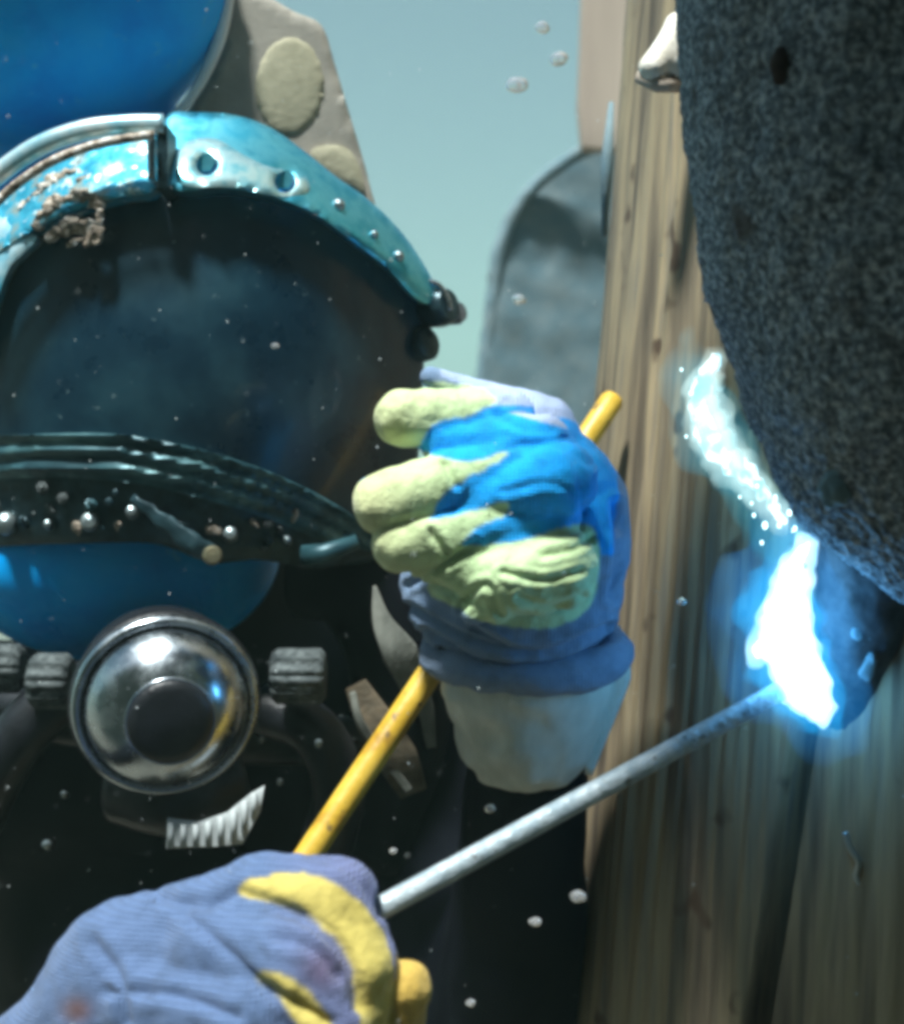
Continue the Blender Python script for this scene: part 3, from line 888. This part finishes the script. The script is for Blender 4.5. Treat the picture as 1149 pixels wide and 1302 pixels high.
ribbon([(452, 870, .88), (478, 920, .88), (505, 965, .88), (525, 1008, .89)], [.014, .024, .026, .018], .003, M['strap_rust'], 'harness_strap', person)
ribbon([(530, 850, .87), (541, 900, .88), (548, 950, .89)], [.006, .010, .006], .003, M['strap'], 'harness_strap', person)
ribbon([(448, 880, .875), (462, 925, .875), (520, 1005, .885)], [.004, .005, .005], .003, M['strap'], 'harness_strap', person)

# ------------------------------------------------------------------ diving helmet
HEL = np.array([HX, 1.0, -0.16])
hel = thing('diving_helmet', HEL, "diver's blue helmet with dark faceplate, plated bezel and chrome regulator", 'helmet')
# blue shell: crown, back and chin
crown_c = at(48, -40, .90)
def shell_sdf(P):
    def ell(c, r):
        q = (P - c) / np.array(r); l = np.linalg.norm(q, axis=-1)
        return (l - 1) * min(r)
    d = ell(crown_c, (.122, .115, .112))
    d = smin(d, ell(at(170, 430, .99), (.165, .135, .150)), .02)
    d = smin(d, ell(at(150, 700, .944), (.108, .105, .074)), .02)
    return d
v, q = nets(shell_sdf, np.array([-.48, .74, -.20]), np.array([.10, 1.16, .50]), 0.0042)
v = relax(v, q, 2)
obj('shell', v, q, M['shell'], hel)
def fY(x, y):
    return .795 + .115 * ((x - 190) / 370) ** 2 + .014 * ((y - 430) / 200) ** 2
# faceplate
LENS = [(-90, 340), (-40, 318), (20, 290), (80, 262), (140, 248), (260, 244), (380, 256), (440, 290), (510, 345), (548, 395), (540, 440), (536, 500), (532, 570), (520, 650), (485, 700), (380, 660), (290, 622), (190, 596), (80, 588), (-90, 590)]
v, f = plate(LENS, lambda x, y: fY(x, y), .020, step=9)
lens = obj('faceplate', v, f, M['lens'], hel, flat_angle=50)
# bezel bracket with two real holes
BEZ = [(210, 150), (250, 142), (300, 146), (345, 162), (390, 194), (430, 226), (472, 256), (515, 300), (548, 352), (560, 385), (530, 380), (490, 338), (440, 300), (395, 268), (340, 248), (280, 238), (211, 236)]
bzY = lambda x, y: fY(x, y) - .020 + .00030 * max(0, 236 + .0013 * max(0, x - 230) ** 2 - y)
v, f = plate(BEZ, bzY, .024, step=7, holes=[(262, 208, 15), (362, 230, 15)], rise=lambda x, y: .003 * math.exp(-((y - (200 + .0016 * (x - 230) ** 2)) / 26) ** 2))
bez = obj('bezel_bracket', v, f, M['bezel'], hel, flat_angle=45)
v, f = plate([(226, 190), (246, 176), (276, 176), (310, 196), (345, 212), (384, 218), (392, 244), (350, 248), (300, 237), (230, 233)], lambda x, y: bzY(x, y) - .0035, .005, step=6, holes=[(262, 208, 14), (362, 230, 14)], edge=2,
             rise=lambda x, y: .003 * math.exp(-((y - (208 + .0009 * (x - 240) ** 2)) / 20) ** 2))
obj('highlight_insert', v, f, M['insert'], bez, flat_angle=50)  # added paler plate that stands in for the highlight round the holes
for hx, hy in ((262, 208), (362, 230)):
    v, f = lathe([(0, .0), (0, .0062), (.004, .0062)], at(hx, hy, bzY(hx, hy) + .006), (0, -1, 0), 6)
    obj('socket_bolt', v, f, M['bezel'], bez, smooth=False)
for hx, hy, r in ((430, 262, 9), (506, 327, 8), (475, 300, 6)):
    c = at(hx, hy, bzY(hx, hy) - .001)
    v, f = lathe([(-.002, pxr(r, .8)), (.002, pxr(r, .8)), (.004, pxr(r * .7, .8)), (.0045, 0)], c, (.2, -1, .3), 14)
    obj('rivet', v, f, M['bolt'], bez)
# dark joint between the two bezel halves
v, f = plate([(198, 158), (212, 158), (213, 240), (199, 240)], lambda x, y: .778, .028, step=10, smooth_outline=False)
obj('joint_block', v, f, M['frame'], hel, flat_angle=40)
# left bezel half, mottled
v, f = plate([(-70, 330), (-20, 272), (50, 218), (110, 188), (160, 176), (197, 172), (198, 238), (150, 250), (110, 262), (60, 282), (0, 318), (-60, 365)], lambda x, y: fY(x, y) - .020 + .00030 * max(0, 240 + .0022 * max(0, 190 - x) ** 2 - y), .022, step=7,
             rise=lambda x, y: .0016 * mnoise.noise(Vector((x * .07, y * .07, 0))))
bl = obj('bezel_half', v, f, M['bezel_worn_glint'], hel, flat_angle=45)
v, f = plate([(186, 176), (196, 174), (196, 226), (187, 226)], lambda x, y: .776, .006, step=10, smooth_outline=False)
obj('bright_lip', v, f, M['chrome'], bl, flat_angle=40)
# lime crust on the left half
rc = random.Random(3)
for k, (pts, r) in enumerate([([(30, 262), (60, 238), (95, 218)], 9), ([(48, 285), (72, 262), (104, 250), (125, 258)], 12), ([(66, 302), (92, 286), (120, 290)], 10), ([(112, 308), (122, 296), (128, 270)], 7), ([(88, 312), (104, 304)], 6), ([(100, 232), (118, 222)], 7)]):
    P0 = [at(px, py, fY(px, py) - .0185 + .00030 * max(0, 240 + .0022 * max(0, 190 - px) ** 2 - py)) for px, py in pts]
    lo = np.min(P0, 0) - .012; hi = np.max(P0, 0) + .012
    def sd(P):
        d = None
        for i_, (a, b) in enumerate(zip(P0[:-1], P0[1:])):
            e = cone_sdf(P, a, pxr(r, .8) * (.7 + .4 * (i_ % 2)), b, pxr(r, .8) * (.5 + .3 * ((i_ + k) % 2)), .6)
            d = e if d is None else smin(d, e, .004)
        return d
    lv, lq = nets(sd, lo, hi, .0013)
    lv = np.array([p + .0024 * np.array([nz(p, 240, k), nz(p, 240, k + 5), nz(p, 240, k + 9)]) + .0012 * nz(p, 600, k) for p in lv])
    obj('crust_lump', lv, lq, M['crust'], bl)
# bright side frame piece at the very left
v, f = plate([(-60, 250), (-5, 272), (18, 290), (46, 300), (28, 322), (8, 345), (-20, 420), (-60, 460)], lambda x, y: fY(x, y) - .016, .012, step=8)
obj('side_frame', v, f, M['rim'], hel, flat_angle=45)
# rim bands above the bezel
arc1 = spline([at(x, y, Y) for x, y, Y in [(-90, 330, .80), (-40, 258, .79), (0, 220, .785), (50, 186, .78), (105, 166, .778), (160, 159, .778), (208, 158, .78)]], 8)
v, f = sweep(arc1, pxr(13, .78), 16, flat=.8)
obj('crown_band', v, f, M['rim'], hel)
arc2 = spline([at(x, y, Y) for x, y, Y in [(-60, 318, .79), (-20, 274, .785), (20, 236, .78), (65, 206, .775), (110, 188, .772), (150, 178, .772), (196, 171, .772)]], 8)
v, f = sweep(arc2, pxr(6, .77), 12)
v = [np.array(p) + .0006 * nz(p, 300) for p in v]
obj('worn_bead', v, f, M['crust'], hel)
# side wing with raised pad
WING = [(262, -40), (330, -12), (372, 12), (408, 30), (424, 76), (440, 130), (458, 190), (470, 235), (476, 275), (430, 262), (380, 230), (320, 190), (250, 190), (212, 168), (240, 136), (268, 92), (284, 40)]
wY = lambda x, y: .915 + .00012 * (x - 280)
v, f = plate(WING, wY, .012, step=10, smooth_outline=True, edge=3)
wing = obj('side_wing', v, f, M['wing'], hel, flat_angle=50)
pad = closed([(368 + 44 * math.cos(t) - 6 * math.sin(t), 110 + 64 * math.sin(t) + 6 * math.cos(t)) for t in np.linspace(0, 2 * math.pi, 13)[:-1]], 3)
v, f = plate(pad, lambda x, y: wY(x, y) - .0008, .004, step=7, smooth_outline=False, rise=lambda x, y: .002 * max(0, 1 - ((x - 368) / 48) ** 2 - ((y - 110) / 66) ** 2))
obj('oval_pad', v, f, M['pad'], wing, flat_angle=60)
v, f = plate([(396, 190), (430, 184), (452, 200), (462, 240), (430, 232), (404, 214)], lambda x, y: wY(x, y) - .004, .006, step=9)
obj('lower_pad', v, f, M['pad'], wing, flat_angle=50)
edge_ = spline([at(x, y, wY(x, y) - .012) for x, y in [(290, -40), (288, 0), (280, 45), (262, 92), (238, 130), (208, 160)]], 8)
v, f = sweep(edge_, [pxr(11, .9), pxr(9, .9), pxr(7, .9), pxr(6, .9)], 12, flat=.8)
obj('wing_rim', v, f, M['wing_rim'], wing)
# hinge knob at the right of the faceplate
for (px, py, Y, prof, mt) in [
    (556, 392, .895, [(-.012, .010), (.0, .0125), (.006, .0125), (.010, .010), (.0105, 0)], 'frame'),
    (574, 400, .905, [(-.01, .005), (.004, .0075), (.008, .006), (.0085, 0)], 'steel_dark'),
    (538, 438, .895, [(-.01, .011), (.004, .011), (.006, .009), (.0065, 0)], 'frame')]:
    v, f = lathe(prof, at(px, py, Y), (.75, -.6, .15), 24)
    obj('hinge_knob', v, f, M[mt], hel, flat_angle=45)
crest = spline([at(x, y, .885) for x, y in [(536, 356), (556, 362), (568, 378), (572, 395)]], 6)
v, f = sweep(crest, pxr(4, .88), 10)
obj('hinge_clip', v, f, M['chrome'], hel)
# lower bands of the frame
RIM = [(-90, 562), (40, 552), (150, 552), (250, 570), (350, 603), (440, 650), (492, 700), (420, 690), (330, 656), (240, 630), (150, 612), (40, 608), (-90, 616)]
rim_top = lambda x: np.interp(x, [-90, 40, 150, 250, 350, 440, 492], [562, 552, 552, 570, 603, 650, 690])
v, f = plate(RIM, lambda x, y: fY(x, y) - .006, .020, step=6, rise=lambda x, y: .0022 * math.cos((y - rim_top(x)) / 21 * 2 * math.pi) + .0012 * mnoise.noise(Vector((x * .02, y * .05, 1))))
obj('lower_rim', v, f, M['band'], hel, flat_angle=60)
LOW = [(-90, 610), (60, 600), (150, 604), (240, 625), (330, 655), (420, 678), (490, 696), (480, 712), (400, 722), (330, 712), (270, 716), (225, 700), (180, 690), (60, 692), (-90, 690)]
v, f = plate(LOW, lambda x, y: fY(x, y) - .003, .026, step=9)
low = obj('lower_bezel', v, f, M['frame'], hel, flat_angle=45)
for x, y, r in [(8, 666, 15), (115, 664, 12), (168, 652, 8), (293, 680, 10), (233, 676, 5), (365, 688, 6), (62, 668, 6)]:
    c = at(x, y, fY(x, y) - .007)
    v, f = lathe([(-.003, pxr(r, .8)), (.003, pxr(r, .8)), (.005, pxr(r * .75, .8)), (.006, 0)], c, (.1, -1, .25), 14)
    obj('bolt', v, f, M['bolt'], low, flat_angle=40)
v, f = sweep(spline([at(168, 632, .792), at(205, 660, .790), at(245, 690, .789), at(272, 706, .790)], 5), [pxr(5, .8), pxr(9, .8), pxr(15, .8), pxr(12, .8)], 14, flat=.4)
v = [np.array(p) + .0018 * nz(p, 130) for p in v]
lt = obj('latch_arm', v, f, M['frame'], hel)
v, f = lathe([(-.006, .004), (-.002, .0055), (.002, .0055), (.004, .004), (.0045, 0)], at(270, 706, .788), (.3, -1, .1), 16)
obj('latch_end', v, f, M['brass'], lt, flat_angle=45)
hw = random.Random(5)
for k in range(26):
    x = hw.uniform(-20, 440); y = 640 + max(0, (x - 180)) * .17 + hw.uniform(-22, 34); r = hw.uniform(3, 8)
    c = at(x, y, fY(x, y) - .006)
    if k % 2:
        v, f = lathe([(-.003, pxr(r, .8)), (.003, pxr(r, .8)), (.0035, pxr(r * .5, .8)), (.006, pxr(r * .45, .8)), (.006, 0)], c, (hw.uniform(-.3, .5), -1, hw.uniform(0, .6)), 6)
        obj('nut', v, f, M[hw.choice(['knurl', 'knurl', 'frame', 'band'])], low, smooth=False)
    else:
        lv, lq = nets(lambda P: cone_sdf(P, c, pxr(r, .8), c + .008 * np.array([hw.random() - .2, 0, hw.random() - .8]), pxr(r * .6, .8), .7), c - .016, c + .016, .0014)
        lv = np.array([p + .0016 * np.array([nz(p, 260, k), nz(p, 260, k + 3), nz(p, 260, k + 6)]) for p in lv])
        obj('growth_lump', lv, lq, M[hw.choice(['knurl', 'frame', 'crust'])], low)
v, f = sweep([at(385, 706, .83), at(412, 704, .828), at(455, 688, .83)], [pxr(13, .83), pxr(13, .83), pxr(9, .83)], 16)
obj('side_port', v, f, M['band'], hel)

# regulator
RC = at(210, 890, .800); RA = Vector((.28, -1, -.16)).normalized()
s_ = pxr(0.99, .78)
reg = obj('regulator_body', *lathe([(-.05, 95 * s_), (-.03, 112 * s_), (.0, 122 * s_), (.006, 124 * s_), (.010, 121 * s_), (.012, 112 * s_)], RC, RA, 64), M['rubber'], hel, flat_angle=50)
obj('retaining_ring', *lathe([(.006, 113 * s_), (.006, 122 * s_), (.013, 120 * s_), (.016, 114 * s_), (.015, 108 * s_), (.010, 108 * s_)], RC, RA, 72), M['chrome'], reg)
prof = [(.010, 107 * s_)] + [(.012 + .034 * math.cos(a) ** 1.0, 105 * s_ * math.sin(a)) for a in np.linspace(math.pi / 2, .50, 14)]
obj('dome_cover', *lathe(prof, RC, RA, 72), M['chrome'], reg)
bh = prof[-1][0]
obj('purge_button', *lathe([(bh - .003, 54 * s_), (bh + .001, 54 * s_), (bh + .003, 51 * s_), (bh + .0045, 40 * s_), (bh + .005, 0)], RC, RA, 48), M['rubber'], reg)
cc = np.array(RC) + np.array(RA) * (bh)
axu = Vector(RA)
ua = axu.cross(Vector((0, 0, 1))).normalized(); ub = axu.cross(ua)
ringp = [cc + np.array(ua) * 55 * s_ * math.cos(t) + np.array(ub) * 55 * s_ * math.sin(t) for t in np.linspace(0, 2 * math.pi, 49)]
v, f = sweep(ringp, .0011, 8, cap=False)
obj('button_ring', v, f, M['chrome'], reg)
# exhaust below and ribbed deflector
v, f = sweep(spline([at(150, 1000, .83), at(230, 1010, .815), at(310, 985, .825)], 8), [pxr(46, .82), pxr(56, .82), pxr(44, .82)], 20, flat=.8)
obj('exhaust_body', v, f, M['rubber'], hel)
dfl = [(212, 1042), (250, 1046), (288, 1034), (318, 1010), (336, 1000), (330, 1034), (308, 1074), (260, 1078), (211, 1080)]
v, f = plate(dfl, lambda x, y: .775, .004, step=8, smooth_outline=False)
de = obj('exhaust_deflector', v, f, M['whisker'], hel, flat_angle=40)
for x, ya, yb in [(217, 1045, 1078), (233, 1048, 1077), (249, 1048, 1077), (265, 1045, 1075), (281, 1038, 1074), (297, 1030, 1070), (311, 1018, 1060), (323, 1008, 1040)]:
    v, f = sweep([at(x, ya, .7745), at(x, yb, .7745)], pxr(4, .775), 8)
    obj('rib', v, f, M['whisker'], de)
# knobs on both sides of the regulator
for x0_, x1_, y_, Y_, rad in [(346, 414, 860, .83, 34), (40, 92, 866, .83, 34), (-60, 30, 850, .85, 30)]:
    a, b = at(x0_, y_, Y_), at(x1_, y_, Y_)
    Ld = np.linalg.norm(b - a)
    v, f = lathe([(0, pxr(rad * .8, Y_)), (.003, pxr(rad, Y_)), (Ld - .003, pxr(rad, Y_)), (Ld, pxr(rad * .8, Y_)), (Ld, 0)], a, b - a, 48, disp=lambda th, h: .05 * math.copysign(1, math.sin(th * 14)))
    obj('side_knob', v, f, M['knurl'], hel, flat_angle=50)
v, f = sweep(spline([at(120, 870, .86), at(60, 900, .85), at(10, 960, .85), at(-40, 1060, .87)], 6), pxr(36, .85), 16)
obj('side_hose', v, f, M['rubber'], hel)
v, f = sweep(spline([at(330, 900, .87), at(400, 930, .86), at(430, 1010, .86), at(400, 1120, .88)], 6), pxr(34, .86), 16)
obj('side_hose', v, f, M['rubber'], hel)
v, f = sweep(spline([at(390, 720, .93), at(455, 740, .92), at(505, 830, .93), at(505, 960, .95), at(480, 1080, .97)], 6), pxr(66, .92), 20)
obj('neck_dam', v, f, M['suit'], hel)
ringp = [np.array([HX + .17 * math.cos(t), 1.03 + .16 * math.sin(t), -.135 - .02 * math.cos(t)]) for t in np.linspace(0, 2 * math.pi, 65)]
v, f = sweep(ringp, .016, 12, cap=False, up=(0, 0, 1))
obj('neck_ring', v, f, M['rubber'], hel)
for x, y, r in [(60, 1074, 6), (82, 1010, 4), (405, 945, 5), (332, 940, 4), (356, 994, 4)]:
    c = at(x, y, .82)
    v, f = lathe([(-.004, pxr(r, .82)), (.002, pxr(r, .82)), (.004, 0)], c, (.1, -1, .4), 10)
    obj('rivet', v, f, M['bolt'], hel)

# ------------------------------------------------------------------ small wire on the pile
wy = pileY(1085, 1090) - .003
wr = thing('wire_hook', at(1090, 1125, wy), 'short bright bent wire stuck on the lower pile', 'wire')
v, f = sweep(spline([at(1074, 1058, wy), at(1080, 1078, wy - .002), at(1090, 1095, wy - .003), at(1088, 1112, wy), at(1092, 1124, wy)], 6), .0018, 8)
obj('strand', v, f, M['wire'], wr)
v, f = sweep(spline([at(1098, 1055, wy), at(1100, 1080, wy), at(1098, 1100, wy)], 6), .0010, 8)
obj('strand', v, f, M['wire'], wr)

# ------------------------------------------------------------------ bubbles
def ball(nu=20, nv=12):
    return lathe([(-math.cos(a), math.sin(a)) for a in np.linspace(0, math.pi, nv)], (0, 0, 0), (0, 0, 1), nu)
for px, py, Y, r, lab in [
    (689, 35, .95, 9, 'highest of three bubbles in the open water by the pile'),
    (710, 75, .95, 11, 'middle of three bubbles in the open water by the pile'),
    (657, 108, .95, 13, 'lowest and largest of three bubbles in the open water by the pile'),
    (660, 381, .98, 8, 'bright bubble in front of the grey gusset plate'),
    (350, 440, .76, 5, 'tiny bubble in front of the dark faceplate'),
    (735, 1140, .70, 10, 'brightest bubble below the electrode, in the dark'),
    (680, 1172, .70, 8, 'dim bubble just below the brightest one in the dark'),
    (623, 1028, .74, 7, 'dim bubble under the off white wrist cuff'),
    (866, 765, .72, 6, 'small bubble between the raised glove and the arc'),
    (598, 1275, .66, 6, 'small bubble near the bottom edge right of the lower glove'),
    (1020, 720, .685, 5, 'dark speck of a bubble in front of the arc'),
    (500, 1082, .70, 5, 'faint small bubble between the yellow rod and the electrode')]:
    v, f = ball()
    v = np.array([p * (1 + .22 * nz(p, 1.1, px)) for p in v]) * np.array([1.1, 1, .8]) * pxr(r, Y) + at(px, py, Y)
    tag(obj('bubble', v, f, M['bubble']), lab, 'bubble', 'air bubbles in the water')

# suspended silt
rs = random.Random(11)
sv_, sf_ = [], []
for k in range(2200):
    px, py = rs.uniform(-200, 1350), rs.uniform(-200, 1500); Y = rs.uniform(.5, 1.6)
    c = at(px, py, Y); r = rs.choice([.00015, .0002, .00025, .0003, .0004, .0006]) 
    b0 = len(sv_)
    for d in ((1, 0, 0), (-1, 0, 0), (0, 1, 0), (0, -1, 0), (0, 0, 1), (0, 0, -1)):
        sv_.append(c + r * np.array(d))
    for t in ((0, 2, 4), (2, 1, 4), (1, 3, 4), (3, 0, 4), (2, 0, 5), (1, 2, 5), (3, 1, 5), (0, 3, 5)):
        sf_.append(tuple(b0 + i for i in t))
tag(obj('suspended_silt', sv_, sf_, M['speck']), 'fine pale specks drifting in the water', 'silt', kind='stuff')

# ------------------------------------------------------------------ the water itself
HZ0 = np.array([-40.0, -8.0, SEA - 1.0]); HZ1 = np.array([40.0, 100.0, 12.3])
cv = [(x, y, z) for x in (HZ0[0], HZ1[0]) for y in (HZ0[1], HZ1[1]) for z in (HZ0[2], HZ1[2])]
cf = [(0, 1, 3, 2), (4, 6, 7, 5), (0, 4, 5, 1), (2, 3, 7, 6), (0, 2, 6, 4), (1, 5, 7, 3)]
hm = bpy.data.materials.new('hazy water'); hm.use_nodes = True
ht = hm.node_tree; ht.nodes.remove(ht.nodes['Principled BSDF'])
hv = ht.nodes.new('ShaderNodeVolumePrincipled')
hv.inputs['Color'].default_value = (0.54, 0.86, 0.74, 1)
hv.inputs['Density'].default_value = 0.018
hv.inputs['Anisotropy'].default_value = 0.0
ht.links.new(hv.outputs[0], ht.nodes['Material Output'].inputs['Volume'])
tag(obj('haze', cv, cf, hm, smooth=False), 'hazy blue green water filling the view', 'water', kind='stuff')
